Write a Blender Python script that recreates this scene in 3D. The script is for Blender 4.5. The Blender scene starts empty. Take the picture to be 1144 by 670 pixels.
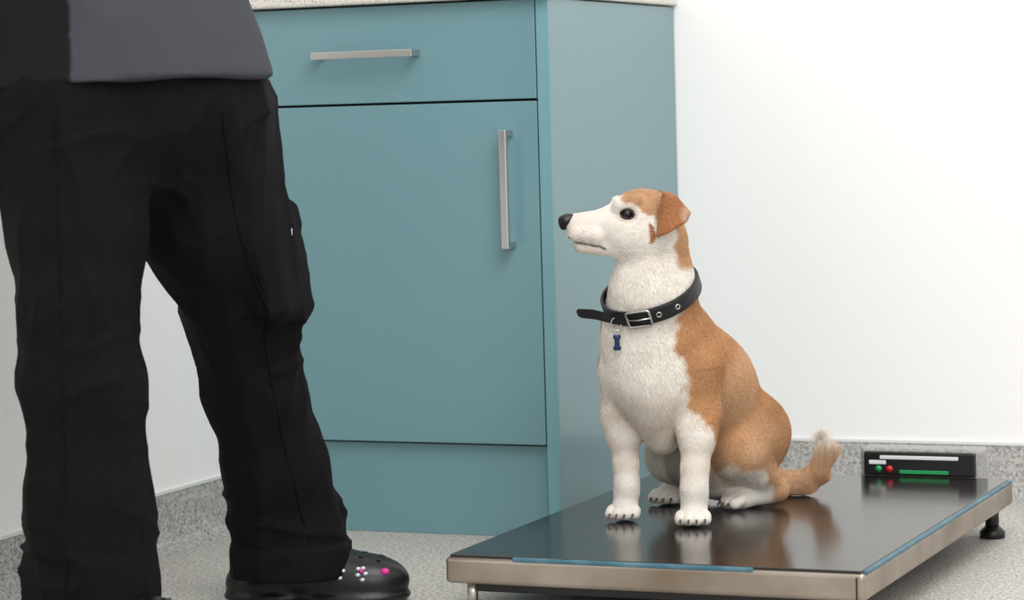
import bpy, bmesh, math, random
import numpy as np
from mathutils import Vector, Matrix, noise as mnoise
random.seed(3); np.random.seed(3)
scene = bpy.context.scene
scene.view_settings.view_transform = 'Standard'

# ------------------------------------------------------------ materials
def srgb(r, g, b):
    f = lambda c: (c/255/12.92) if c/255 <= .04045 else ((c/255+.055)/1.055)**2.4
    return (f(r), f(g), f(b), 1)

def mat(name, col, rough=.5, metal=0., spec=.5, noise=None, bump=None, attr=None, coat=0., speck=None, aniso=None, coatr=.1):
    m = bpy.data.materials.new(name); m.use_nodes = True
    nt = m.node_tree; N = nt.nodes; L = nt.links
    b = N['Principled BSDF']
    b.inputs['Base Color'].default_value = col
    b.inputs['Roughness'].default_value = rough
    b.inputs['Metallic'].default_value = metal
    b.inputs['Specular IOR Level'].default_value = spec
    b.inputs['Coat Weight'].default_value = coat
    b.inputs['Coat Roughness'].default_value = coatr
    tc = N.new('ShaderNodeTexCoord')
    if noise:                        # (scale, colour2, detail, contrast lo, hi, stretch)
        mp = N.new('ShaderNodeMapping'); mp.inputs['Scale'].default_value = noise[5] if len(noise) > 5 else (1, 1, 1)
        L.new(tc.outputs['Object'], mp.inputs[0])
        n = N.new('ShaderNodeTexNoise'); n.inputs['Scale'].default_value = noise[0]; n.inputs['Detail'].default_value = noise[2]
        L.new(mp.outputs[0], n.inputs['Vector'])
        r = N.new('ShaderNodeValToRGB'); r.color_ramp.elements[0].position = noise[3]; r.color_ramp.elements[1].position = noise[4]
        r.color_ramp.elements[0].color = col; r.color_ramp.elements[1].color = noise[1]
        L.new(n.outputs['Fac'], r.inputs[0]); L.new(r.outputs[0], b.inputs['Base Color'])
        last = r.outputs[0]
        if speck:                    # (scale, colour, lo, hi)
            n2 = N.new('ShaderNodeTexNoise'); n2.inputs['Scale'].default_value = speck[0]; n2.inputs['Detail'].default_value = 1
            L.new(tc.outputs['Object'], n2.inputs['Vector'])
            r2 = N.new('ShaderNodeMapRange'); r2.inputs['From Min'].default_value = speck[2]; r2.inputs['From Max'].default_value = speck[3]
            L.new(n2.outputs['Fac'], r2.inputs['Value'])
            mx = N.new('ShaderNodeMix'); mx.data_type = 'RGBA'
            L.new(r2.outputs[0], mx.inputs['Factor']); L.new(last, mx.inputs['A']); mx.inputs['B'].default_value = speck[1]
            L.new(mx.outputs['Result'], b.inputs['Base Color'])
    if attr:
        a = N.new('ShaderNodeAttribute'); a.attribute_name = attr
        L.new(a.outputs['Color'], b.inputs['Base Color'])
    if bump:                         # (scale, strength, stretch, distance)
        mp = N.new('ShaderNodeMapping'); mp.inputs['Scale'].default_value = bump[2]
        L.new(tc.outputs['Object'], mp.inputs[0])
        n = N.new('ShaderNodeTexNoise'); n.inputs['Scale'].default_value = bump[0]; n.inputs['Detail'].default_value = 4
        L.new(mp.outputs[0], n.inputs['Vector'])
        bp = N.new('ShaderNodeBump'); bp.inputs['Strength'].default_value = bump[1]; bp.inputs['Distance'].default_value = bump[3]
        L.new(n.outputs['Fac'], bp.inputs['Height']); L.new(bp.outputs[0], b.inputs['Normal'])
    return m

M = {}
M['wall'] = mat('wall_paint', srgb(247, 246, 244), .6, bump=(60, .05, (1, 1, 1), .002))
M['floor'] = mat('floor_vinyl', srgb(162, 158, 151), .55, noise=(170, srgb(204, 200, 193), 2, .38, .62), speck=(230, srgb(100, 95, 88), .60, .66))
M['skirt'] = mat('skirting_vinyl', srgb(158, 157, 154), .5, noise=(170, srgb(196, 194, 190), 2, .38, .62), speck=(230, srgb(104, 101, 97), .60, .66))
M['trimw'] = mat('skirting_cap', srgb(228, 228, 225), .4)
M['teal'] = mat('teal_laminate', srgb(107, 146, 154), .28, spec=.5, coat=.2)
M['tealside_shaded'] = mat('teal_laminate_side_shaded', srgb(104, 138, 144), .24, spec=.5, coat=.2)  # same laminate, shade put into the colour to offset light on the side
M['tealedge'] = mat('teal_edge', srgb(114, 158, 167), .35)
M['dark'] = mat('dark_gap', srgb(20, 24, 26), .8)
M['steel'] = mat('brushed_steel', srgb(200, 198, 194), .28, 1., bump=(40, .05, (1, 60, 60), .001))
M['counter'] = mat('worktop', srgb(205, 200, 190), .4, noise=(220, srgb(225, 222, 214), 3, .35, .65), speck=(330, srgb(150, 142, 130), .6, .68))
M['mat'] = mat('scale_mat', srgb(22, 19, 19), .155, spec=.55, noise=(5, srgb(42, 35, 31), 5, .42, .75), bump=(18, .10, (1, 1, 1), .002))
M['frame'] = mat('scale_metal', srgb(178, 168, 156), .34, .85, noise=(7, srgb(140, 126, 110), 4, .4, .7, (1, 1, 1)))
M['blue'] = mat('blue_edging', srgb(52, 98, 116), .45, noise=(30, srgb(82, 122, 134), 3, .4, .7))
M['black'] = mat('black_plastic', srgb(22, 22, 23), .4)
M['dispgrey'] = mat('display_case', srgb(140, 140, 137), .45, noise=(200, srgb(175, 175, 170), 3, .35, .65))
M['displight'] = mat('display_strip', srgb(225, 228, 228), .3)
M['red'] = mat('red_button', srgb(215, 30, 45), .35)
M['green'] = mat('green_button', srgb(35, 150, 85), .35)
M['pants'] = mat('black_trousers', srgb(12, 10, 12), .85, spec=.12, noise=(120, srgb(17, 15, 17), 2, .3, .7), bump=(6, .3, (1, 1, .25), .012))
M['tunic'] = mat('tunic_cloth', srgb(80, 80, 88), .85, spec=.2, attr='Col', bump=(6, .3, (1, 1, .3), .012))
M['skin'] = mat('skin', srgb(214, 165, 140), .5)
M['hairp'] = mat('person_hair', srgb(70, 45, 30), .5)
M['shoe'] = mat('clog_rubber', srgb(12, 12, 14), .36, spec=.45)
M['pink'] = mat('pink_charm', srgb(205, 50, 140), .4)
M['silver'] = mat('silver_charm', srgb(205, 205, 220), .3, .5)
M['dogskin'] = mat('dog_coat', (1, 1, 1, 1), .75, spec=.2, attr='Col')
M['fur'] = mat('dog_fur', (1, 1, 1, 1), .45, spec=.45, attr='Col')
M['nose'] = mat('dog_nose', srgb(20, 16, 16), .38, bump=(300, .4, (1, 1, 1), .001))
M['eye'] = mat('dog_eye', srgb(16, 9, 6), .06, spec=.45)
M['lid'] = mat('dog_lid', srgb(30, 20, 17), .6)
M['claw'] = mat('dog_claw', srgb(86, 68, 56), .4)
M['whisker'] = mat('dog_whisker', srgb(225, 220, 212), .4)
M['leather'] = mat('collar_leather', srgb(18, 18, 22), .45, bump=(120, .3, (1, 1, 1), .001))
M['bluetag'] = mat('blue_tag', srgb(24, 44, 82), .3, .5)

# ------------------------------------------------------------ mesh helpers
def empty(name, loc=(0, 0, 0), rz=0.):
    e = bpy.data.objects.new(name, None); scene.collection.objects.link(e)
    e.location = loc; e.rotation_euler = (0, 0, rz); e.empty_display_size = .05
    return e

def mk(name, V, F, m, parent=None, smooth=True, cols=None):
    me = bpy.data.meshes.new(name)
    me.from_pydata([tuple(v) for v in V] if not isinstance(V, np.ndarray) else V.tolist(), [], F if not isinstance(F, np.ndarray) else F.tolist())
    me.materials.append(m); me.update()
    if smooth: me.polygons.foreach_set('use_smooth', [True]*len(me.polygons))
    if cols is not None:
        at = me.color_attributes.new('Col', 'FLOAT_COLOR', 'POINT')
        c4 = np.ones((len(me.vertices), 4), np.float32); c4[:, :3] = cols
        at.data.foreach_set('color', c4.ravel())
    o = bpy.data.objects.new(name, me); scene.collection.objects.link(o)
    if parent: o.parent = parent
    return o

def box(name, lo, hi, m, parent=None, bev=.0015, rot=None, seg=2):
    bm = bmesh.new(); bmesh.ops.create_cube(bm, size=1)
    lo = Vector(lo); hi = Vector(hi); c = (lo+hi)/2; s = hi-lo
    for v in bm.verts: v.co = Vector((v.co.x*s.x, v.co.y*s.y, v.co.z*s.z))
    if bev: bmesh.ops.bevel(bm, geom=bm.edges[:], offset=bev, segments=seg, affect='EDGES', profile=.5)
    if rot: bmesh.ops.transform(bm, matrix=rot.to_4x4(), verts=bm.verts)
    bmesh.ops.translate(bm, vec=c, verts=bm.verts)
    me = bpy.data.meshes.new(name); bm.to_mesh(me); bm.free(); me.materials.append(m)
    o = bpy.data.objects.new(name, me); scene.collection.objects.link(o)
    if parent: o.parent = parent
    return o

def tube(name, pts, rad, m, parent=None, seg=12, closed=False):
    pts = [Vector(p) for p in pts]; n = len(pts)
    if not hasattr(rad, '__len__'): rad = [rad]*n
    V = []; F = []; prev = None
    for i, p in enumerate(pts):
        if closed: t = pts[(i+1) % n]-pts[i-1]
        else: t = pts[min(i+1, n-1)]-pts[max(i-1, 0)]
        t.normalize()
        up = prev if prev is not None else (Vector((0, 0, 1)) if abs(t.z) < .9 else Vector((1, 0, 0)))
        x = (up-t*up.dot(t)).normalized(); y = t.cross(x); prev = x
        for k in range(seg):
            a = 2*math.pi*k/seg; V.append(p+(x*math.cos(a)+y*math.sin(a))*rad[i])
    rng = n if closed else n-1
    for i in range(rng):
        for k in range(seg):
            a = i*seg+k; b = i*seg+(k+1) % seg; j = (i+1) % n
            F.append((a, b, j*seg+(k+1) % seg, j*seg+k))
    if not closed:
        F.append(tuple(range(seg))[::-1]); F.append(tuple((n-1)*seg+k for k in range(seg)))
    return mk(name, V, F, m, parent)

def ball(name, c, r, m, parent=None, rot=None, seg=24):
    bm = bmesh.new(); bmesh.ops.create_uvsphere(bm, u_segments=seg, v_segments=seg//2, radius=1)
    for v in bm.verts: v.co = Vector((v.co.x*r[0], v.co.y*r[1], v.co.z*r[2]))
    if rot: bmesh.ops.transform(bm, matrix=rot.to_4x4(), verts=bm.verts)
    bmesh.ops.translate(bm, vec=Vector(c), verts=bm.verts)
    me = bpy.data.meshes.new(name); bm.to_mesh(me); bm.free(); me.materials.append(m)
    me.polygons.foreach_set('use_smooth', [True]*len(me.polygons))
    o = bpy.data.objects.new(name, me); scene.collection.objects.link(o)
    if parent: o.parent = parent
    return o

# ------------------------------------------------------------ implicit surface modelling
def A(*x): return np.array(x, dtype=np.float64)
def smin(a, b, k):
    h = np.maximum(k-np.abs(a-b), 0)/k
    return np.minimum(a, b)-h*h*k*.25

class Field:
    def __init__(s): s.p = []
    def cap(s, a, b, ra, rb, k=.02, st=(1, 1, 1), op='u'):
        a = A(*a); b = A(*b); st = A(*st)
        def fn(P):
            pa = (P-a)/st; ba = (b-a)/st
            t = np.clip((pa@ba)/(ba@ba), 0, 1)
            return np.linalg.norm(pa-t[:, None]*ba, axis=1)-(ra+(rb-ra)*t)
        r = max(ra, rb)*max(st)
        s.p.append((fn, np.minimum(a, b)-r, np.maximum(a, b)+r, k, op))
    def chain(s, pts, k=.02, st=(1, 1, 1), op='u'):
        for p, q in zip(pts[:-1], pts[1:]): s.cap(p[:3], q[:3], p[3], q[3], k, st, op)
    def ell(s, c, r, k=.02, ax=None, op='u'):
        c = A(*c); r = A(*r); R = np.array(ax) if ax is not None else np.eye(3)
        def fn(P):
            q = (P-c)@R.T
            k0 = np.linalg.norm(q/r, axis=1); k1 = np.linalg.norm(q/(r*r), axis=1)
            return k0*(k0-1)/np.maximum(k1, 1e-6)
        m = r.max(); s.p.append((fn, c-m, c+m, k, op))
    def fn(s, f, lo, hi, k=.01, op='u'): s.p.append((f, A(*lo), A(*hi), k, op))
    def ev(s, P):
        D = np.full(len(P), 1.)
        for f, lo, hi, k, op in s.p:
            d = f(P)
            D = smin(D, d, k) if op == 'u' else (-smin(-D, d, k) if op == 's' else -smin(-D, -d, k))
        return D
    def mesh(s, lo, hi, h):
        lo = A(*lo); hi = A(*hi); n = np.ceil((hi-lo)/h).astype(int)+1
        D = np.full(tuple(n), 1., np.float32)
        for f, a, b, k, op in s.p:
            mrg = k+3*h
            i0 = np.clip(np.floor((a-mrg-lo)/h).astype(int), 0, n); i1 = np.clip(np.ceil((b+mrg-lo)/h).astype(int)+1, 0, n)
            if (i1 <= i0).any(): continue
            for x0 in range(i0[0], i1[0], 40):        # slabs keep memory small
                x1 = min(x0+40, i1[0])
                g = np.meshgrid(lo[0]+h*np.arange(x0, x1), *[lo[x]+h*np.arange(i0[x], i1[x]) for x in (1, 2)], indexing='ij')
                P = np.stack([q.ravel() for q in g], 1)
                d = f(P).reshape(g[0].shape)
                sl = (slice(x0, x1), slice(i0[1], i1[1]), slice(i0[2], i1[2]))
                if op == 'u': D[sl] = smin(D[sl], d, k)
                elif op == 's': D[sl] = -smin(-D[sl], d, k)
                else: D[sl] = -smin(-D[sl], -d, k)
        return nets(D, lo, h)

def nets(D, o, h):
    S = D < 0; cs = np.array(D.shape)-1
    ids = []; pos = []; quads = []
    for ax in range(3):
        s0 = [slice(None)]*3; s1 = [slice(None)]*3; s0[ax] = slice(0, -1); s1[ax] = slice(1, None)
        idx = np.argwhere(S[tuple(s0)] != S[tuple(s1)])
        u, v = (ax+1) % 3, (ax+2) % 3
        kp = (idx[:, u] > 0) & (idx[:, u] < cs[u]) & (idx[:, v] > 0) & (idx[:, v] < cs[v]); idx = idx[kp]
        i2 = idx.copy(); i2[:, ax] += 1
        d0 = D[tuple(idx.T)].astype(float); d1 = D[tuple(i2.T)].astype(float)
        p = idx.astype(float); p[:, ax] += d0/(d0-d1)
        q = []
        for du, dv in ((0, 0), (-1, 0), (-1, -1), (0, -1)):
            ci = idx.copy(); ci[:, u] += du; ci[:, v] += dv
            f = (ci[:, 0]*cs[1]+ci[:, 1])*cs[2]+ci[:, 2]; q.append(f); ids.append(f); pos.append(p)
        q = np.stack(q, 1); fl = d0 > 0; q[fl] = q[fl][:, ::-1]; quads.append(q)
    ids = np.concatenate(ids); pos = np.concatenate(pos); quads = np.concatenate(quads)
    un, inv = np.unique(ids, return_inverse=True); inv = inv.ravel()
    cnt = np.bincount(inv)
    V = np.stack([np.bincount(inv, pos[:, x])/cnt for x in range(3)], 1)*h+o
    return V, np.searchsorted(un, quads)

def relax(V, F, it=2, lam=.5):
    V = V.copy(); e = np.concatenate([F[:, [0, 1]], F[:, [1, 2]], F[:, [2, 3]], F[:, [3, 0]]])
    a = np.concatenate([e[:, 0], e[:, 1]]); b = np.concatenate([e[:, 1], e[:, 0]]); c = np.bincount(a, minlength=len(V))
    for _ in range(it):
        m = np.stack([np.bincount(a, V[b, x], minlength=len(V)) for x in range(3)], 1)/np.maximum(c, 1)[:, None]
        V += lam*(m-V)
    return V

def vnormals(V, F):
    n = np.cross(V[F[:, 2]]-V[F[:, 0]], V[F[:, 3]]-V[F[:, 1]]); N = np.zeros_like(V)
    for k in range(4): np.add.at(N, F[:, k], n)
    return N/np.maximum(np.linalg.norm(N, axis=1), 1e-12)[:, None]

# ------------------------------------------------------------ camera
yaw = math.radians(23.0); pit = math.radians(4.0); rho = .028
r0 = Vector((math.cos(yaw), math.sin(yaw), 0)); f0 = Vector((-math.sin(yaw), math.cos(yaw), 0)); zz = Vector((0, 0, 1))
fw = f0*math.cos(pit)-zz*math.sin(pit); u0 = f0*math.sin(pit)+zz*math.cos(pit)
Rr = r0*math.cos(rho)-u0*math.sin(rho); Uu = r0*math.sin(rho)+u0*math.cos(rho)
cam = bpy.data.cameras.new('camera'); co = bpy.data.objects.new('camera', cam); scene.collection.objects.link(co)
mw = Matrix((Rr, Uu, -fw)).transposed().to_4x4(); mw.translation = Vector((1.613, -3.971, .689))
co.matrix_world = mw; cam.sensor_width = 36; cam.lens = 94.4; scene.camera = co
cam.dof.use_dof = True; cam.dof.focus_distance = 3.90; cam.dof.aperture_fstop = 6.3

# ------------------------------------------------------------ room
XL = -.59; YB = .6
box('floor', (XL-.1, -5.5, -.1), (4.2, YB+.1, 0), M['floor'], bev=0)
box('wall_back', (XL-.1, YB, 0), (4.2, YB+.1, 2.6), M['wall'], bev=0)
box('wall_left', (XL-.1, -5.5, 0), (XL, YB, 2.6), M['wall'], bev=0)
def skirting(name, a, b, nrm, mt):
    prof = [(0, .092), (.004, .092), (.0045, .03), (.008, .016), (.016, .006), (.03, .001), (.03, 0), (0, 0)]
    V = []; F = []
    for p in (a, b):
        for o_, z in prof: V.append((p[0]+nrm[0]*o_, p[1]+nrm[1]*o_, z))
    n = len(prof)
    for i in range(n): F.append((i, (i+1) % n, n+(i+1) % n, n+i))
    F.append(tuple(range(n))); F.append(tuple(range(2*n-1, n-1, -1)))
    return mk(name, V, F, mt, None, False)
skirting('baseboard_back', (0.0, YB), (4.2, YB), (0, -1), M['skirt'])
skirting('baseboard_left', (XL, -5.5), (XL, .02), (1, 0), M['skirt'])
box('trim_back', (0.005, YB-.006, .092), (4.2, YB, .097), M['trimw'], bev=0)
box('trim_left', (XL, -5.5, .092), (XL+.006, -.005, .097), M['trimw'], bev=0)

# ------------------------------------------------------------ cabinet
cb = empty('base_cabinet')
box('end_panel', (-.018, 0, 0), (0.004, YB-.002, .868), M['tealside_shaded'], cb, .001)
box('end_panel_edge', (-.0175, -.0015, .0), (.0035, .0005, .868), M['tealedge'], cb, .0003)
box('carcass', (XL+.004, .02, .15), (-.0185, YB-.002, .868), M['dark'], cb, 0)
box('door', (XL+.006, 0, .153), (-.0205, .0185, .706), M['teal'], cb, .0012)
box('drawer_front', (XL+.006, 0, .710), (-.0205, .0185, .8675), M['teal'], cb, .0012)
box('plinth', (XL+.004, .014, 0), (-.0185, .032, .1495), M['teal'], cb, .001)
def handle(name, p0, p1, axis):
    p0 = Vector(p0); p1 = Vector(p1)
    if axis == 'x':
        box(name+'_bar', (p0.x, -.034, p0.z-.006), (p1.x, -.026, p0.z+.006), M['steel'], cb, .0012)
        box(name+'_foot_1', (p0.x+.0005, -.030, p0.z-.0055), (p0.x+.010, 0, p0.z+.0055), M['steel'], cb, .001)
        box(name+'_foot_2', (p1.x-.010, -.030, p0.z-.0055), (p1.x-.0005, 0, p0.z+.0055), M['steel'], cb, .001)
    else:
        box(name+'_bar', (p0.x-.006, -.034, p0.z), (p0.x+.006, -.026, p1.z), M['steel'], cb, .0012)
        box(name+'_foot_1', (p0.x-.0055, -.030, p0.z+.0005), (p0.x+.0055, 0, p0.z+.010), M['steel'], cb, .001)
        box(name+'_foot_2', (p0.x-.0055, -.030, p1.z-.010), (p0.x+.0055, 0, p1.z-.0005), M['steel'], cb, .001)
handle('drawer_handle', (-.405, 0, .789), (-.222, 0, .789), 'x')
handle('door_handle', (-.068, 0, .471), (-.068, 0, .661), 'z')
box('countertop', (XL+.002, -.022, .8705), (.012, YB-.002, .908), M['counter'], None, .004)

# ------------------------------------------------------------ weighing scale
ws = empty('weighing_scale', (.395, -.2305, 0))
hx, hy = .295, .4365
box('frame', (-hx, -hy, .050), (hx, hy, .0865), M['frame'], ws, .006, seg=3)
box('under_frame', (-hx+.03, -hy+.03, .035), (hx-.03, hy-.03, .055), M['black'], ws, .002)
box('mat', (-hx+.006, -hy+.004, .0855), (hx-.006, hy-.004, .0900), M['mat'], ws, .0015)
box('blue_edge_front', (-hx+.10, -hy-.0008, .0825), (hx-.15, -hy+.006, .0890), M['blue'], ws, .002)
box('blue_edge_side', (hx-.0065, -hy+.012, .0835), (hx+.0008, hy-.01, .0893), M['blue'], ws, .002)
for i, (sx, sy) in enumerate(((-1, -1), (1, -1), (1, 1), (-1, 1))):
    x = sx*(hx-.028); y = sy*(hy-.028)
    tube('foot_stem_%d' % (i+1), [(x, y, .012), (x, y, .052)], .0075 if sy < 0 else .011, M['steel' if sy < 0 else 'black'], ws)
    tube('foot_pad_%d' % (i+1), [(x, y, 0), (x, y, .010), (x, y, .018)], [.020, .020, .012], M['black'], ws, 20)
box('corner_seam', (hx-.012, -hy-.001, .052), (hx-.010, -hy+.003, .082), M['dark'], ws, 0)
box('display_case', (.045, hy+.006, .060), (.243, hy+.056, .134), M['dispgrey'], ws, .006, seg=3)
box('display_panel', (.053, hy-.001, .090), (.235, hy+.008, .1285), M['black'], ws, .003)
box('display_strip', (.080, hy-.0025, .1165), (.208, hy+.001, .1225), M['displight'], ws, .001)
box('display_lcd', (.112, hy-.0025, .0935), (.192, hy+.001, .0995), M['green'], ws, .001)
box('display_label', (.062, hy-.0025, .108), (.090, hy+.001, .1145), M['displight'], ws, .001)
for nm, x, m_ in (('button_green', .078, M['green']), ('button_red', .096, M['red'])):
    tube(nm, [(x, hy-.004, .101), (x, hy+.001, .101)], .0052, m_, ws, 16)

# ------------------------------------------------------------ DOG
dog = empty('dog', (.2918, -.295, .0903), yaw)
Fd = A(-.53, -.85, 0); Ld = A(.85, -.53, 0)
AX = [Fd, Ld, A(0, 0, 1)]
def rowsax(fwd, up=(0, 0, 1)):
    f = A(*fwd); f /= np.linalg.norm(f); l = np.cross(A(*up), f); l /= np.linalg.norm(l); u = np.cross(f, l)
    return [f, l, u]
D = Field()
# trunk
D.ell((-.017, -.006, .234), (.076, .070, .090), .03, AX)
D.ell((-.018, -.032, .195), (.041, .046, .058), .03, AX)
D.ell((-.004, -.004, .150), (.042, .032, .056), .03, AX)
D.chain([(.010, .020, .238, .077), (.050, .072, .182, .080), (.090, .125, .100, .078)], .04)
D.ell((.093, .135, .085), (.080, .081, .079), .03, AX)
# neck
D.chain([(-.020, -.012, .285, .068), (-.0170, -.035, .335, .0560), (-.010, -.048, .405, .045)], .03)
# head
HX = rowsax((-.985, -.14, .08))
D.ell((-.029, -.055, .439), (.051, .043, .045), .02, HX)
D.ell((-.039, -.057, .414), (.043, .039, .031), .02, HX)
D.ell((-.068, -.063, .430), (.032, .029, .030), .016, HX)
D.cap((-.076, -.064, .4345), (-.1280, -.0745, .4375), .0240, .0145, .010)          # upper muzzle
D.cap((-.100, -.080, .4205), (-.1280, -.0822, .4245), .0145, .0115, .006)          # flews
D.cap((-.100, -.064, .4205), (-.1280, -.0672, .4245), .0145, .0115, .006)
D.cap((-.056, -.060, .4075), (-.1190, -.0725, .4065), .0220, .0112, .007)          # lower jaw
D.cap((-.064, -.086, .4635), (-.042, -.090, .4690), .0100, .009, .010)             # brows
D.cap((-.064, -.026, .4635), (-.042, -.022, .4690), .0100, .009, .010)
# ears
poly = [(-.006, .483), (.017, .477), (.039, .451), (.031, .435), (.004, .421), (-.017, .413), (-.013, .444)]
def earfn(sign, bref):
    def fn(P):
        a, b, c = P.T
        d2 = np.full(len(P), -1.)
        for (x0, z0), (x1, z1) in zip(poly, poly[1:]+poly[:1]):
            dx, dz = x1-x0, z1-z0; l = math.hypot(dx, dz)
            d2 = np.maximum(d2, ((a-x0)*(-dz)+(c-z0)*dx)/l)
        bo = bref+sign*(.24*(.480-c)+.005*np.sin((a+.01)*90))
        dn = np.abs(b-bo)-.0012
        x = np.maximum(d2+.006, 0); y = np.maximum(dn, 0)
        return np.sqrt(x*x+y*y)+np.minimum(np.maximum(d2+.006, dn), 0)-.0034
    return fn
D.fn(earfn(-1, -.099), (-.03, -.13, .40), (.045, -.085, .49), .004)
D.fn(earfn(1, -.010), (-.03, -.02, .40), (.045, .02, .49), .004)
# front legs: shoulder, elbow, muscled forearm, carpus, sloping pastern
D.chain([(-.056, .004, .215, .041), (-.064, .010, .152, .0270), (-.0625, .004, .122, .0220), (-.0605, -.001, .080, .0155), (-.060, -.004, .052, .0150), (-.061, -.002, .034, .0138), (-.063, -.004, .020, .0155)], .016)
D.chain([(.038, -.026, .215, .043), (.046, -.040, .152, .0290), (.0410, -.054, .122, .0240), (.036, -.064, .080, .0172), (.034, -.070, .052, .0165), (.034, -.067, .034, .0150), (.033, -.071, .020, .0165)], .016)
D.ell((-.059, .022, .136), (.012, .013, .015), .010); D.ell((.054, -.030, .136), (.014, .015, .016), .010)   # points of elbow
D.ell((-.057, .012, .048), (.006, .006, .007), .006); D.ell((.037, -.052, .048), (.006, .006, .007), .006)   # carpal pads
toes = []
def paw(c, d, w=.0235, n=4, tr=.0095, rise=.013):
    d = A(d[0], d[1], 0); d /= np.linalg.norm(d); s = np.cross(A(0, 0, 1), d); c = A(*c)
    D.ell(tuple(c+A(0, 0, rise)), (w*.92, w*.86, .0130), .012, [d, s, A(0, 0, 1)])
    for i in range(n):
        l = (i-(n-1)/2)/((n-1)/2); f = w*(.84-.24*l*l)
        p = c+d*f+s*(l*w*.80)+A(0, 0, tr+.001)
        D.cap(tuple(p-d*.010+A(0, 0, .004)), tuple(p), tr*.88, tr*.92, .0012)
        toes.append((p, d, tr))
paw((-.065, -.008, 0), (-.25, -.97), .0215); paw((.031, -.078, 0), (-.10, -.99), .0220)
# hind legs
D.chain([(.136, .105, .110, .056), (.112, .048, .088, .036)], .028)
D.chain([(.112, .046, .078, .031), (.162, .088, .032, .019)], .014)
D.chain([(.170, .092, .022, .017), (.118, .074, .016, .0145)], .012)
paw((.108, .070, 0), (-.95, -.30), .0205)
D.chain([(.055, .158, .110, .056), (.012, .098, .080, .036)], .03)
D.chain([(.012, .098, .075, .032), (.055, .165, .030, .020)], .02)
D.chain([(.050, .172, .020, .018), (.012, .148, .016, .016)], .015)
paw((.006, .140, 0), (-.45, -.9), .0205)
# tail
D.chain([(.148, .170, .028, .028), (.188, .188, .018, .019), (.218, .190, .018, .0165), (.240, .190, .032, .014), (.250, .190, .052, .011), (.248, .190, .070, .006)], .012)
D.fn(lambda P: P[:, 2]-0.0, (-.3, -.3, -.1), (.4, .4, .0), .004, 's')
def surfb(a, c, start=-.2, step=.0005, sign=1):
    bs = start+sign*np.arange(0, 700)*step
    P = np.stack([np.full(700, a), bs, np.full(700, c)], 1)
    d = D.ev(P); i = np.argmax(d < 0); return bs[i]
# eye sockets and mouth crease, carved on both sides of the head
ea, ec = -.0535, .4500
eb = surfb(ea, ec); fb = surfb(ea, ec, .2, .0005, -1)
ml = {-1: [], 1: []}
for a_, c_ in ((-.1370, .4180), (-.1305, .4130), (-.120, .4095), (-.108, .4072), (-.095, .4045), (-.086, .4005)):
    ml[-1].append((a_, surfb(a_, c_), c_)); ml[1].append((a_, surfb(a_, c_, .2, .0005, -1), c_))
lids = {}
for sg in (-1, 1):
    rp = []
    for k in range(28):
        t = 2*math.pi*k/28; x = ea+.0094*math.cos(t); z = ec+.0058*math.sin(t)-.0016*math.cos(t)
        rp.append((x, (surfb(x, z) if sg < 0 else surfb(x, z, .2, .0005, -1))-sg*.0001, z))
    lids[sg] = rp
for bb in (eb, fb): D.ell((ea, bb, ec), (.0088, .0050, .0058), .003, None, 's')
for sg in (-1, 1):
    pts = [(p[0], p[1], p[2], r_) for p, r_ in zip(ml[sg], (.0013, .0017, .0018, .0016, .0012, .0007))]
    D.chain(pts, .0015, (1, 1, 1), 's')
V, Fc = D.mesh((-.18, -.16, -.012), (.30, .27, .51), .0019)
V = relax(V, Fc, 2, .3); V[:, 2] = np.maximum(V[:, 2], 0)
NRM = vnormals(V, Fc)

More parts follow.
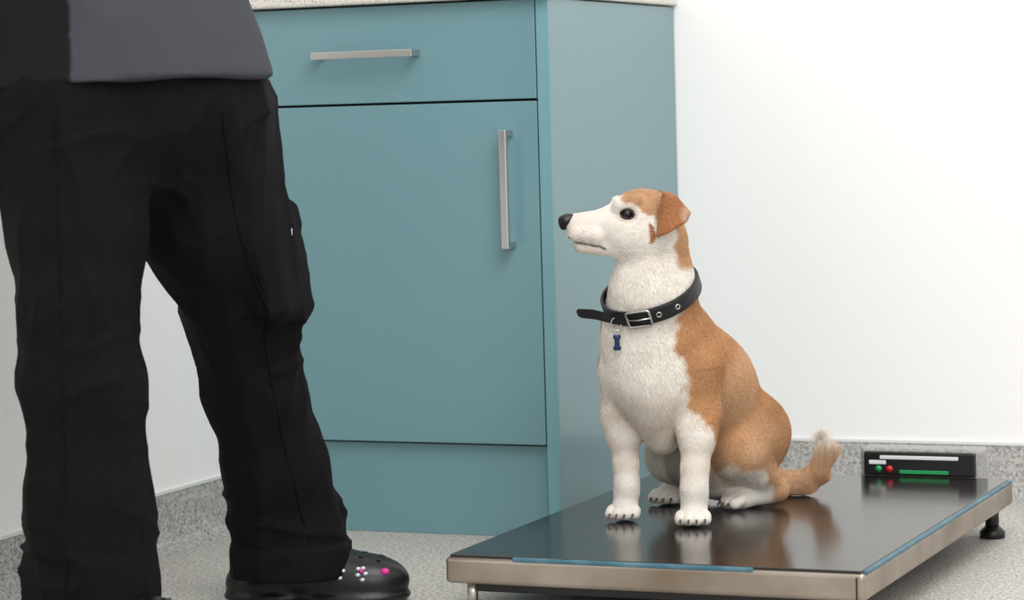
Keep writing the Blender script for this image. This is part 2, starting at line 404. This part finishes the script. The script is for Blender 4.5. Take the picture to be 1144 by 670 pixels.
def sst(x): x = np.clip(x, 0, 1); return x*x*(3-2*x)
def wob(P, s, k=0):
    a, b, c = (P*s).T
    return (np.sin(a*1.3+b*.7+k)+np.sin(b*1.7-c*.9+2*k)+np.sin(c*1.5+a*.8+3+k)+.5*np.sin(2.3*a-2.1*c+k)*2)/4
WHITE = A(.85, .80, .725); TAN = A(.475, .240, .105); DTAN = A(.345, .145, .055); LT = A(.68, .47, .30)
MLP = np.array(ml[-1]+ml[1])
def dogcol(P):
    a, b, c = P.T
    u = P@Fd; v = P@Ld
    n = wob(P, 60)*.010+wob(P, 170, 1)*.005
    ub = np.interp(c, [.10, .15, .20, .25, .30, .325, .35], [.024, .034, .048, .060, .062, .036, -.012])
    t = sst((ub-u+n)/.012+.5)
    low = np.interp(u, [-.2, -.14, -.10, -.06, .0, .03, .06], [-.05, -.02, .040, .075, .105, .125, .155])
    t = t*sst((c-low+n)/.02+.5)
    belly = sst((.036-np.abs(v+.0))/.012+.3)*sst((.17-c)/.03)*sst((u+.11)/.02)
    t = t*(1-belly)
    foot = sst((.036-c)/.010+.5)*sst((.160-a)/.012+.5)
    t = t*(1-foot)
    far = (v < -.02) & (c < .12) & (u > -.10)
    t = np.where(far, 0, t)
    pt = np.linalg.norm((P-A(.125, .035, .043))/A(1.1, 1.2, .95), axis=1)
    t = t*(1-sst((.032-pt)/.012))
    up = c > .34
    th = sst((c-(.450-.62*(a+.03))+n*.8)/.008+.5)*sst((a+.070)/.010)*sst((c-.415)/.01)
    nape = sst((a-.016+n)/.010+.5)*sst((c-.366)/.012)
    t = np.where(up, np.maximum(th, nape), t)
    tail = (a > .190) & (b > .160)
    t = np.where(tail, 1-sst((c-.042)/.014), t)
    t = np.clip(t, 0, 1)
    tc = TAN[None, :]*(1+.22*wob(P, 35, 2))[:, None]
    lt = np.clip(sst((.16-c)/.12)*.40*(c < .34)+.35*sst((wob(P, 18, 5)-.1)/.5)+.25*up, 0, 1)
    tc = tc*(1-lt[:, None])+LT[None, :]*lt[:, None]
    ear = ((b < -.0985) | (b > -.010)) & (a > -.024) & (a < .05) & (c > .406) & (c < .490)
    tc = np.where(ear[:, None], DTAN[None, :]*1.15, tc)
    t = np.where(ear, 1, t)
    inner = ear*sst((.012-np.hypot((a-.028), (c-.448)*.7))/.008)*.7
    tc = tc*(1-inner[:, None])+A(.60, .40, .28)*inner[:, None]
    wc = WHITE[None, :]*(1+.07*wob(P, 50, 3)+.05*wob(P, 120, 6))[:, None]
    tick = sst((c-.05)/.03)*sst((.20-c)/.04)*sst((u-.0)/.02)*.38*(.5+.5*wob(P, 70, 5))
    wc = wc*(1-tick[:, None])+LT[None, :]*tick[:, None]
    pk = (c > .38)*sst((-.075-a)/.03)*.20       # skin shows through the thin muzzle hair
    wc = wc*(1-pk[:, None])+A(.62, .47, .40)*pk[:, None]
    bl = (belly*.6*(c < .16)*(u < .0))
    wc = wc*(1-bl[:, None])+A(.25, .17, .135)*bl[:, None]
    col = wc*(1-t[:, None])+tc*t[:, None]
    mz = (sst((-.118-a)/.02)*sst((.412-c)/.010)*.4)*(c > .36)
    col = col*(1-mz[:, None])+A(.25, .19, .165)*mz[:, None]
    hd = np.where(c > .37)[0]
    if len(hd):
        Q = P[hd]
        dm = np.full(len(Q), 9.)
        for side in (ml[-1], ml[1]):
            for p, q in zip(side[:-1], side[1:]):
                p_ = A(*p); d_ = A(*q)-p_; s_ = np.clip(((Q-p_)@d_)/(d_@d_), 0, 1)
                dm = np.minimum(dm, np.linalg.norm(Q-p_-s_[:, None]*d_, axis=1))
        k1 = sst((.0034-dm)/.0026)*.85
        fr = (np.sin(Q[:, 0]*900)*np.sin(Q[:, 2]*1000+1) > .72)*(Q[:, 0] < -.100)*(Q[:, 2] < .432)*(Q[:, 2] > .409)*.45
        k1 = np.maximum(k1, fr)
        de = np.minimum(np.linalg.norm((Q-A(ea, eb, ec))/A(1, 1, .75), axis=1), np.linalg.norm((Q-A(ea, fb, ec))/A(1, 1, .75), axis=1))
        k2 = sst((.0190-de)/.007)*.45               # soft tan halo round the eye
        col[hd] = col[hd]*(1-k2[:, None])+A(.45, .28, .17)*k2[:, None]
        k1 = np.maximum(k1, sst((.0122-de)/.0022)*.9)
        col[hd] = col[hd]*(1-k1[:, None])+A(.030, .020, .017)*k1[:, None]
    return np.clip(col, 0, 1)
mk('body', V, Fc, M['dogskin'], dog, True, dogcol(V)*.80)  # coat colour darkened under the fur to paint shade between hairs

for nm, bb, sg in (('near', eb, -1), ('far', fb, 1)):
    ball('eye_'+nm, (ea, bb-sg*.0062, ec), (.0092, .0085, .0080), M['eye'], dog)
    tube('eyelid_'+nm, lids[sg], .0014, M['lid'], dog, 8, True)
# nose leather with nostrils
Nf = Field()
Nf.ell((-.1405, -.0770, .4425), (.0110, .0112, .0088), .004, HX)
Nf.ell((-.1435, -.0775, .4365), (.0065, .0060, .0075), .004, HX)
Nf.ell((-.1335, -.0755, .4455), (.0100, .0092, .0068), .004, HX)
hf, hl, hu = [np.array(q) for q in HX]
for s_ in (-1, 1):
    p_ = A(-.1405, -.0770, .4420)+hf*.0100+hl*s_*.0052
    Nf.cap(tuple(p_+A(0, 0, .0005)), tuple(p_-hf*.0040+hl*s_*.0050-A(0, 0, .0020)), .0022, .0012, .001, (1, 1, 1), 's')
nv, nf_ = Nf.mesh((-.165, -.1, .42), (-.115, -.055, .464), .0007)
mk('nose', nv, nf_, M['nose'], dog)
for i, (p, d, tr) in enumerate(toes):
    q = p+d*tr*.80+A(0, 0, .0000)
    tube('claw_%d' % (i+1), [q-d*.003+A(0, 0, .001), q+d*.003, q+d*.0070-A(0, 0, .0045)], [.0022, .0018, .0007], M['claw'], dog, 8)
for i, (a_, c_, dz) in enumerate(((-.118, .426, .004), (-.112, .421, -.002), (-.120, .418, -.006), (-.108, .416, -.010), (-.114, .413, -.013))):
    for sg in (-1, 1):
        b_ = surfb(a_, c_) if sg < 0 else surfb(a_, c_, .2, .0005, -1)
        p = A(a_, b_, c_)
        tube('whisker', [p, p+A(.006, sg*.010, dz*.5), p+A(.018, sg*.020, dz*1.6)], [.00028, .00022, .00008], M['whisker'], dog, 5)

# fur
def make_fur():
    T = np.concatenate([Fc[:, [0, 1, 2]], Fc[:, [0, 2, 3]]])
    ar = np.linalg.norm(np.cross(V[T[:, 1]]-V[T[:, 0]], V[T[:, 2]]-V[T[:, 0]]), axis=1)
    cen = V[T].mean(1)
    tipw = (cen[:, 0] > .2) & (cen[:, 1] > .16)
    w = ar*np.where(cen[:, 2] > .37, 2., 1.)*np.where(tipw, 2.5, 1.)*np.where(tipw & (cen[:, 2] > .04), 2.2, 1.)*np.where(cen[:, 2] < .003, 0, 1.)
    n = 225000
    ti = np.random.choice(len(T), n, p=w/w.sum())
    r1 = np.sqrt(np.random.rand(n)); r2 = np.random.rand(n)
    bc = np.stack([1-r1, r1*(1-r2), r1*r2], 1)
    R = (V[T[ti]]*bc[:, :, None]).sum(1); N = (NRM[T[ti]]*bc[:, :, None]).sum(1)
    N /= np.linalg.norm(N, axis=1)[:, None]
    a, b, c = R.T; u = R@Fd
    fl = np.tile(A(.25, .32, -1.), (n, 1))
    hd = sst((c-.36)/.05)[:, None]
    fl = fl*(1-hd)+A(1., .12, -.35)*hd
    fl += .22*np.stack([wob(R, 30, 1), wob(R, 30, 4), wob(R, 30, 7)], 1)+.12*np.stack([wob(R, 90, 1), wob(R, 90, 4), wob(R, 90, 7)], 1)
    tl = (a > .195) & (b > .16)
    td = np.where((a > .23)[:, None], A(.05, 0, 1.)[None, :], A(1., 0, .35)[None, :])
    fl = np.where(tl[:, None], td, fl)
    fl -= N*(fl*N).sum(1)[:, None]; fl /= np.maximum(np.linalg.norm(fl, axis=1), 1e-6)[:, None]
    col0 = dogcol(R)
    tanness = (col0[:, 2] < .40)
    Ln = np.where(tanness, .0055, .0072)
    Ln = np.where((c < .14) & (u > -.03), .0036, Ln)
    Ln = np.where(c < .035, .0020, Ln)
    Ln = np.where((c > .30) & (c < .40), .0066, Ln)
    Ln = np.where(c > .40, .0038, Ln)
    Ln = np.where((a < -.075) & (c > .375), .0024, Ln)
    Ln = np.where(tl, .013, Ln); Ln = np.where(tl & (c > .036), .030, Ln)
    Ln *= np.random.uniform(.65, 1.25, n)
    eyes = np.minimum(np.linalg.norm(R-A(ea, eb, ec), axis=1), np.linalg.norm(R-A(ea, fb, ec), axis=1))
    dm = np.min(np.linalg.norm(R[:, None, :]-MLP[None, :, :], axis=2), axis=1)
    keep = (eyes > .0105) & (np.linalg.norm(R-A(-.1405, -.0770, .4415), axis=1) > .0125) & (dm > .0032)
    R, N, fl, Ln, col0 = R[keep], N[keep], fl[keep], Ln[keep], col0[keep]; n = len(R)
    jit = np.random.normal(0, .085, (n, 3))
    dr = fl+N*.17+jit; dr /= np.linalg.norm(dr, axis=1)[:, None]
    d2 = fl-N*.01+jit; d2 /= np.linalg.norm(d2, axis=1)[:, None]
    P0 = R-N*.0002; P1 = P0+dr*Ln[:, None]*.5; P2 = P1+d2*Ln[:, None]*.5
    P2[:, 2] = np.maximum(P2[:, 2], .0005); P1[:, 2] = np.maximum(P1[:, 2], .0005)
    col = np.clip(col0*np.random.uniform(.80, 1.16, n)[:, None], 0, .96)
    pts = np.stack([P0, P1, P2], 1).reshape(-1, 3).astype(np.float32)
    cu = bpy.data.hair_curves.new('fur')
    cu.add_curves([3]*n)
    cu.points.foreach_set('position', pts.ravel())
    ra = cu.attributes.get('radius') or cu.attributes.new('radius', 'FLOAT', 'POINT')
    ra.data.foreach_set('value', np.tile(np.array([.00023, .00018, .00005], np.float32), n))
    ca = cu.attributes.new('Col', 'FLOAT_COLOR', 'CURVE')
    c4 = np.ones((n, 4), np.float32); c4[:, :3] = col; ca.data.foreach_set('color', c4.ravel())
    cu.materials.append(M['fur'])
    o = bpy.data.objects.new('fur', cu); scene.collection.objects.link(o); o.parent = dog
try:
    make_fur()
except Exception as e:
    print('FUR FAILED', repr(e))

# collar
cc = A(-.0175, -.035, .332)
e1 = A(.956, 0, .293); nn = A(-.27, -.373, .88); nn /= np.linalg.norm(nn)
e1 -= nn*(e1@nn); e1 /= np.linalg.norm(e1); e2 = np.cross(nn, e1); e2 = -e2 if e2[1] > 0 else e2
NS = 72; rad = []
for k in range(NS):
    t = 2*math.pi*k/NS; d = e1*math.cos(t)+e2*math.sin(t)
    s = np.arange(.02, .14, .0005); dd = D.ev(cc+d[None, :]*s[:, None]); rad.append(s[np.argmax(dd > 0)])
rad = np.array(rad)
for _ in range(6): rad = (np.roll(rad, 1)+rad+np.roll(rad, -1))/3
rad += .0026
def cp(th, off=0, h=0):
    x = (th/(2*math.pi)*NS) % NS; i = int(x); f = x-i; r = rad[i]*(1-f)+rad[(i+1) % NS]*f
    d = e1*math.cos(th)+e2*math.sin(th); return cc+d*(r+off)+nn*h
Vc = []; Fq = []
for k in range(NS):
    t = 2*math.pi*k/NS
    for off, h in ((0, -.0115), (.0032, -.0115), (.0042, -.009), (.0042, .009), (.0032, .0115), (0, .0115)): Vc.append(cp(t, off, h))
for k in range(NS):
    for j in range(6):
        a_ = k*6+j; b_ = k*6+(j+1) % 6; c_ = ((k+1) % NS)*6+(j+1) % 6; d_ = ((k+1) % NS)*6+j
        Fq.append((a_, b_, c_, d_))
mk('collar', Vc, Fq, M['leather'], dog, False)
dg = math.radians
t0 = dg(116)
bk = [cp(t0+dt, .0065, h) for dt, h in ((-.24, -.012), (-.24, .012), (.24, .012), (.24, -.012))]
bp = []
for i in range(4):
    p, q = bk[i], bk[(i+1) % 4]
    for f in (.06, .35, .65, .94): bp.append(tuple(p*(1-f)+q*f))
tube('buckle', bp, .0019, M['steel'], dog, 8, True)
tube('buckle_prong', [cp(t0+.22, .0065, 0), cp(t0, .0075, 0), cp(t0-.24, .008, 0)], .0014, M['steel'], dog, 8)
for i, tt in enumerate((92, 68, 150)):
    th = dg(tt); o_ = cp(th, .0045, 0); d = e1*math.cos(th)+e2*math.sin(th); tg = np.cross(nn, d)
    rp = [tuple(o_+(tg*math.cos(x)+nn*math.sin(x))*.0034) for x in np.linspace(0, 2*math.pi, 16, endpoint=False)]
    tube('eyelet_%d' % (i+1), rp, .0011, M['steel'], dog, 6, True)
s0 = cp(dg(128), .0050, 0); s1 = cp(dg(150), .0075, .001); s2 = s1+A(-.026, -.004, .0075); s3 = s2+A(-.021, .002, .002)
Vs = []
sp = [s0, s1, (s1+s2)/2+A(0, -.002, 0), s2, s3, s3+A(-.004, 0, 0)]
hw = [.009, .009, .009, .0088, .0078, .004]
for p, w_ in zip(sp, hw):
    for oy, z in ((-.0013, -w_), (-.0013, w_), (.0013, w_), (.0013, -w_)): Vs.append(p+A(0, oy, 0)+nn*z*.98)
Fs = [(0, 1, 2, 3), tuple(len(Vs)-4+x for x in (3, 2, 1, 0))]
for i in range(len(sp)-1):
    for j in range(4): Fs.append((i*4+j, i*4+(j+1) % 4, (i+1)*4+(j+1) % 4, (i+1)*4+j))
mk('collar_strap_end', Vs, Fs, M['leather'], dog, False)
rc = cp(dg(146), .009, -.006)
tube('tag_ring', [tuple(rc+A(.0075*math.cos(x), -.001, .0095*math.sin(x))) for x in np.linspace(0, 2*math.pi, 20, endpoint=False)], .0011, M['steel'], dog, 8, True)
tube('tag_link', [tuple(rc+A(.001+.004*math.cos(x), -.002, -.0125+.0045*math.sin(x))) for x in np.linspace(0, 2*math.pi, 16, endpoint=False)], .0008, M['steel'], dog, 8, True)
tg_ = Field(); tb = rc+A(.001, -.003, -.026)
tg_.cap(tuple(tb+A(0, 0, .006)), tuple(tb-A(0, 0, .006)), .0038, .0038, .002, (1, .35, 1))
for sx in (-1, 1):
    for sz in (-1, 1): tg_.cap(tuple(tb+A(sx*.0024, 0, sz*.0080)), tuple(tb+A(sx*.0026, 0, sz*.0083)), .0033, .0033, .002, (1, .35, 1))
tv, tf = tg_.mesh(tuple(tb-.02), tuple(tb+.02), .0008)
mk('bone_tag', tv, tf, M['bluetag'], dog)

# ------------------------------------------------------------ PERSON
per = empty('person', (-.2077, -.833, 0), yaw)
def L3(r, d, z): return (r+.45, d-3.6, z)
Pn = Field()
def lc(*rows): return [L3(r, d, z)+(rad_,) for r, d, z, rad_ in rows]
Pn.ell(L3(-.52, 3.58, .72), (.195, .135, .15), .03)
Pn.chain(lc((-.575, 3.545, .70, .125), (-.563, 3.50, .55, .086), (-.562, 3.47, .455, .071), (-.557, 3.465, .35, .076), (-.557, 3.46, .20, .081), (-.558, 3.46, .10, .0855)), .022)
Pn.chain(lc((-.423, 3.615, .69, .115), (-.400, 3.645, .54, .091), (-.374, 3.70, .4335, .078), (-.361, 3.74, .305, .068), (-.344, 3.77, .20, .072), (-.326, 3.80, .11, .079)), .022)
def slab(c, hw_, rr, rotz=0., sh=0.):
    c = A(*c); hw_ = A(*hw_); ca, sa = math.cos(rotz), math.sin(rotz)
    def fn(P):
        q = P-c; q = np.stack([q[:, 0]*ca+q[:, 1]*sa+sh*q[:, 2], -q[:, 0]*sa+q[:, 1]*ca, q[:, 2]], 1)
        w = np.abs(q)-hw_+rr
        return np.linalg.norm(np.maximum(w, 0), axis=1)+np.minimum(w.max(1), 0)-rr
    return fn
c_ = A(*L3(-.322, 3.650, .500))
Pn.fn(slab(c_, (.026, .058, .084), .018, -.30, .20), c_-.12, c_+.12, .022)
c2 = A(*L3(-.332, 3.650, .556))
Pn.fn(slab(c2, (.0275, .060, .022), .010, -.30, .20), c2-.1, c2+.1, .004)
def legtube(r, d, z0, z1, ra, rb, k=.012):
    c = A(*L3(r, d, 0))
    def fn(P):
        t = np.clip((P[:, 2]-z0)/(z1-z0), 0, 1)
        q = np.hypot(P[:, 0]-c[0], P[:, 1]-c[1])-(ra+(rb-ra)*t)
        v = np.abs(P[:, 2]-(z0+z1)/2)-(z1-z0)/2
        return np.maximum(q, v)
    Pn.fn(fn, (c[0]-.1, c[1]-.1, z0), (c[0]+.1, c[1]+.1, z1), k)
legtube(-.558, 3.46, .028, .13, .0865, .0825)
legtube(-.325, 3.80, .045, .12, .083, .078)
legtube(-.325, 3.80, .040, .086, .0895, .088, .002)   # turned-up cuff
Pn.fn(lambda P: -(P[:, 2]-.78), (-.3, -.3, .78), (.3, .3, .95), .004, 's')
V2, F2 = Pn.mesh((-.33, -.30, .01), (.26, .33, .82), .0045)
V2 = relax(V2, F2, 2, .4)
N2 = vnormals(V2, F2)
disp = np.zeros(len(V2))
def ridge(x): return (1-min(1., abs(x)*2.8))**1.8
for i, v in enumerate(V2):
    x, y, z = v
    wx = mnoise.noise(Vector((x*4, y*4, z*3)))*.6
    vert = ridge(mnoise.noise(Vector((x*11+wx, y*11-z*1.5, z*1.5+wx+4))))
    vert2 = ridge(mnoise.noise(Vector((x*19+wx, y*19+z*2, z*3.0+wx+14))))
    diag = ridge(mnoise.noise(Vector((x*6+z*7, y*6-z*4, z*12-x*8+wx+9))))
    horz = ridge(mnoise.noise(Vector((x*5+2, y*5, z*22+x*9+wx*2))))
    kd = math.exp(-((z-.38)/.09)**2)*.6+math.exp(-((z-.66)/.06)**2)*.8
    kh = math.exp(-((z-.14)/.05)**2)
    fade = min(1, max(.15, (z-.03)/.06)) if x > -.02 and z < .12 else 1
    disp[i] = (.0072*(vert-.3)+.0022*(vert2-.3)+.0060*(diag-.28)*(.16+kd)+.0080*(horz-.28)*kh)*fade
V2 = V2+N2*disp[:, None]
V2[:, 2] = np.maximum(V2[:, 2], .022)
mk('trousers', V2, F2, M['pants'], per)
def seam(nm, pts, off=.001):
    out = []
    for r, d, z, dr in pts:
        c = A(*L3(r, d, z)); dd = A(*dr, 0); dd /= np.linalg.norm(dd)
        rel = V2-c; al = rel@dd; pr = np.linalg.norm(rel-al[:, None]*dd, axis=1); k_ = (pr < .007) & (al > 0)
        s_ = al[k_].max() if k_.any() else .08
        out.append(tuple(c+dd*(s_+off)))
    tube(nm, out, .0012, M['pants'], per, 6)
seam('side_seam', [(-.565, 3.49 if z > .5 else 3.465, z, (-.12, -1)) for z in np.arange(.71, .04, -.02)], -.0005)
seam('leg_seam', [(np.interp(z, [.1, .2, .305, .43, .54, .69], [-.326, -.344, -.361, -.374, -.400, -.423]), np.interp(z, [.1, .2, .305, .43, .54, .69], [3.80, 3.77, 3.74, 3.70, 3.645, 3.615]), z, (.45, -1)) for z in np.arange(.70, .085, -.02)], -.0006)
box('pocket_label', L3(-.2995, 3.640, .530), L3(-.2955, 3.650, .540), M['silver'], per, .0005)
# tunic
Tn = Field()
def ring_body(sections):
    zs = [s[0] for s in sections]
    def fn(P):
        z = P[:, 2]
        cx = np.interp(z, zs, [s[1] for s in sections]); cy = np.interp(z, zs, [s[2] for s in sections])
        rx = np.interp(z, zs, [s[3] for s in sections]); ry = np.interp(z, zs, [s[4] for s in sections])
        q = np.hypot((P[:, 0]-cx)/rx, (P[:, 1]-cy)/ry)
        return (q-1)*np.minimum(rx, ry)
    return fn
sec = [(.72, -.075, -.02, .223, .163), (.80, -.075, -.02, .204, .154), (.88, -.080, -.02, .182, .142), (.98, -.08, -.02, .163, .130), (1.10, -.07, -.02, .172, .138), (1.22, -.07, -.02, .170, .160), (1.34, -.08, -.02, .120, .165), (1.42, -.09, -.02, .075, .085), (1.47, -.09, -.02, .055, .06)]
Tn.fn(ring_body(sec), (-.32, -.22, .72), (.18, .18, 1.47), .02)
Tn.cap((-.09, -.19, 1.345), (-.06, -.235, 1.16), .062, .068, .04)
Tn.cap((-.09, .15, 1.345), (-.06, .195, 1.16), .062, .068, .04)
Tn.fn(lambda P: (P[:, 2]-(.738+.006*np.sin(P[:, 0]*9+1))), (-.4, -.4, .6), (.4, .4, .75), .003, 's')
Tn.fn(lambda P: -(P[:, 2]-1.455), (-.4, -.4, 1.45), (.4, .4, 1.6), .003, 's')
V3, F3 = Tn.mesh((-.36, -.34, .70), (.24, .32, 1.5), .006)
V3 = relax(V3, F3, 2, .5); N3 = vnormals(V3, F3)
d3 = np.array([.006*(ridge(mnoise.noise(Vector((v[0]*7, v[1]*7, v[2]*3.5)))*.8)-.4) for v in V3])
V3 = V3+N3*d3[:, None]
g = sst((V3[:, 0]+.105)/.003)[:, None]
mk('tunic', V3, F3, M['tunic'], per, True, A(.006, .0055, .006)*(1-g)+A(.049, .051, .062)*g)
Bn = Field()
for sy, ys in ((-1, -.235), (1, .195)):
    Bn.chain([(-.06, ys, 1.20, .046), (-.045, ys-.005, 1.09, .040), (.08, ys*.72, 1.10, .036), (.17, ys*.5, 1.13, .026)], .02)
    Bn.ell((.205, ys*.45, 1.135), (.045, .020, .038), .015)
    for k in range(4):
        z = 1.105+k*.020
        Bn.chain([(.235, ys*.42, z, .009), (.275, ys*.34, z+.002, .0085), (.285, ys*.22, z+.002, .008), (.268, ys*.15, z, .0075)], .004)
    Bn.chain([(.185, ys*.42, 1.165, .012), (.215, ys*.32, 1.192, .010), (.243, ys*.22, 1.200, .009)], .006)
Bn.chain([(-.09, -.02, 1.42, .058), (-.075, -.02, 1.52, .054)], .03)
Bn.ell((-.065, -.02, 1.60), (.095, .075, .115), .02)
Bn.ell((-.025, -.02, 1.56), (.055, .052, .065), .02)
Bn.ell((.035, -.02, 1.585), (.016, .013, .020), .012)
Bn.cap((.022, -.035, 1.545), (.022, -.005, 1.545), .008, .008, .006)
Bn.ell((-.07, -.097, 1.59), (.017, .008, .030), .006); Bn.ell((-.07, .057, 1.59), (.017, .008, .030), .006)
vb, fb_ = Bn.mesh((-.2, -.32, 1.02), (.33, .30, 1.75), .005)
mk('arms_and_head', relax(vb, fb_, 1), fb_, M['skin'], per)
for sy in (-.050, .010): ball('person_eye', (.018, sy, 1.605), (.012, .012, .010), M['eye'], per)
Hn = Field()
Hn.ell((-.078, -.02, 1.625), (.100, .086, .108), .02)
Hn.ell((-.16, -.02, 1.56), (.05, .055, .07), .03)
Hn.fn(lambda P: np.maximum(-(P[:, 0]+.012+.35*(P[:, 2]-1.66)), P[:, 2]-1.665), (-.1, -.2, 1.4), (.2, .2, 1.68), .01, 's')
vh, fh = Hn.mesh((-.25, -.15, 1.45), (.08, .11, 1.76), .006)
mk('hair', vh, fh, M['hairp'], per)
# clogs
Sh = Field()
Sh.ell((.188, 0, .030), (.078, .047, .040), .02)
Sh.ell((.130, 0, .040), (.070, .043, .043), .02)
Sh.ell((.055, 0, .028), (.056, .036, .038), .02)
Sh.ell((.180, 0, .010), (.088, .052, .016), .006)
Sh.ell((.070, 0, .010), (.074, .041, .016), .006)
Sh.ell((.050, 0, .085), (.045, .028, .045), .006, None, 's')
Sh.fn(lambda P: P[:, 2], (-.1, -.1, -.1), (.4, .1, 0), .003, 's')
sv, sf = Sh.mesh((-.02, -.07, -.01), (.30, .07, .11), .003)
sv = relax(sv, sf, 2, .4); sv[:, 2] = np.maximum(sv[:, 2], 0)
def shoe(tag, r, d, rz):
    e = bpy.data.objects.new('clog_'+tag, None); scene.collection.objects.link(e); e.parent = per
    e.location = L3(r, d, 0); e.rotation_euler = (0, 0, rz)
    mk('upper', sv, sf, M['shoe'], e)
    tube('ankle', [(.05, 0, .03), (.055, 0, .12), (.055, 0, .2)], [.030, .030, .036], M['pants'], e, 16)
    st = [(.098, -.044, .052), (.080, -.045, .058), (.045, -.042, .060), (.022, -.026, .062), (.014, 0, .063), (.022, .026, .062), (.045, .042, .060), (.080, .045, .058), (.098, .044, .052)]
    tube('heel_strap', st, .006, M['shoe'], e, 8)
    for s in (-1, 1): ball('rivet', (.100, s*.0465, .052), (.008, .004, .008), M['shoe'], e)
    def top(x, y):
        z = np.arange(.10, 0, -.0005); p = np.stack([np.full(len(z), x), np.full(len(z), y), z], 1)
        return z[np.argmax(Sh.ev(p) < 0)]
    def flower(nm, x, y, m1, m2):
        z = top(x, y)
        for k in range(5):
            t = k*2*math.pi/5; ball(nm+'_petal', (x+.0060*math.cos(t), y+.0040*math.sin(t), top(x+.0060*math.cos(t), y+.0040*math.sin(t))+.0008), (.0042, .0034, .0030), m1, e, seg=10)
        ball(nm+'_centre', (x, y, z+.0025), (.0034, .0032, .0032), m2, e, seg=10)
    flower('flower_charm', .172, -.042, M['silver'], M['silver'])
    flower('flower_charm_b', .204, -.041, M['silver'], M['pink'])
    ball('pink_charm_b', (.236, -.031, top(.236, -.031)+.0005), (.0068, .0055, .0050), M['pink'], e, seg=14)
    for x in (.15, .175, .20, .225):
        for y in (-.018, 0, .018):
            ball('vent_hole', (x, y, top(x, y)), (.004, .004, .0015), M['dark'], e, seg=10)
shoe('left', -.421, 3.815, -.12)
shoe('right', -.63, 3.47, -.25)

# ------------------------------------------------------------ light
w = bpy.data.worlds.new('world'); scene.world = w; w.use_nodes = True
w.node_tree.nodes['Background'].inputs[0].default_value = (1, .99, .98, 1)
w.node_tree.nodes['Background'].inputs[1].default_value = .88
def area(name, loc, tgt, size, e, col=(1, 1, 1)):
    l = bpy.data.lights.new(name, 'AREA'); l.shape = 'RECTANGLE'; l.size = size[0]; l.size_y = size[1]; l.energy = e; l.color = col
    o = bpy.data.objects.new(name, l); scene.collection.objects.link(o); o.location = loc
    o.rotation_euler = (Vector(tgt)-Vector(loc)).to_track_quat('-Z', 'Y').to_euler()
area('ceiling_panel_light', (1.4, -1.7, 2.55), (.9, .2, 0), (1.6, 1.6), 54)
area('added_softbox_light', (3.0, -4.2, 1.9), (.6, 0, .4), (2.0, 1.8), 52, (1, .99, .97))  # added softbox out of view for soft form and a brighter wall
print('done')
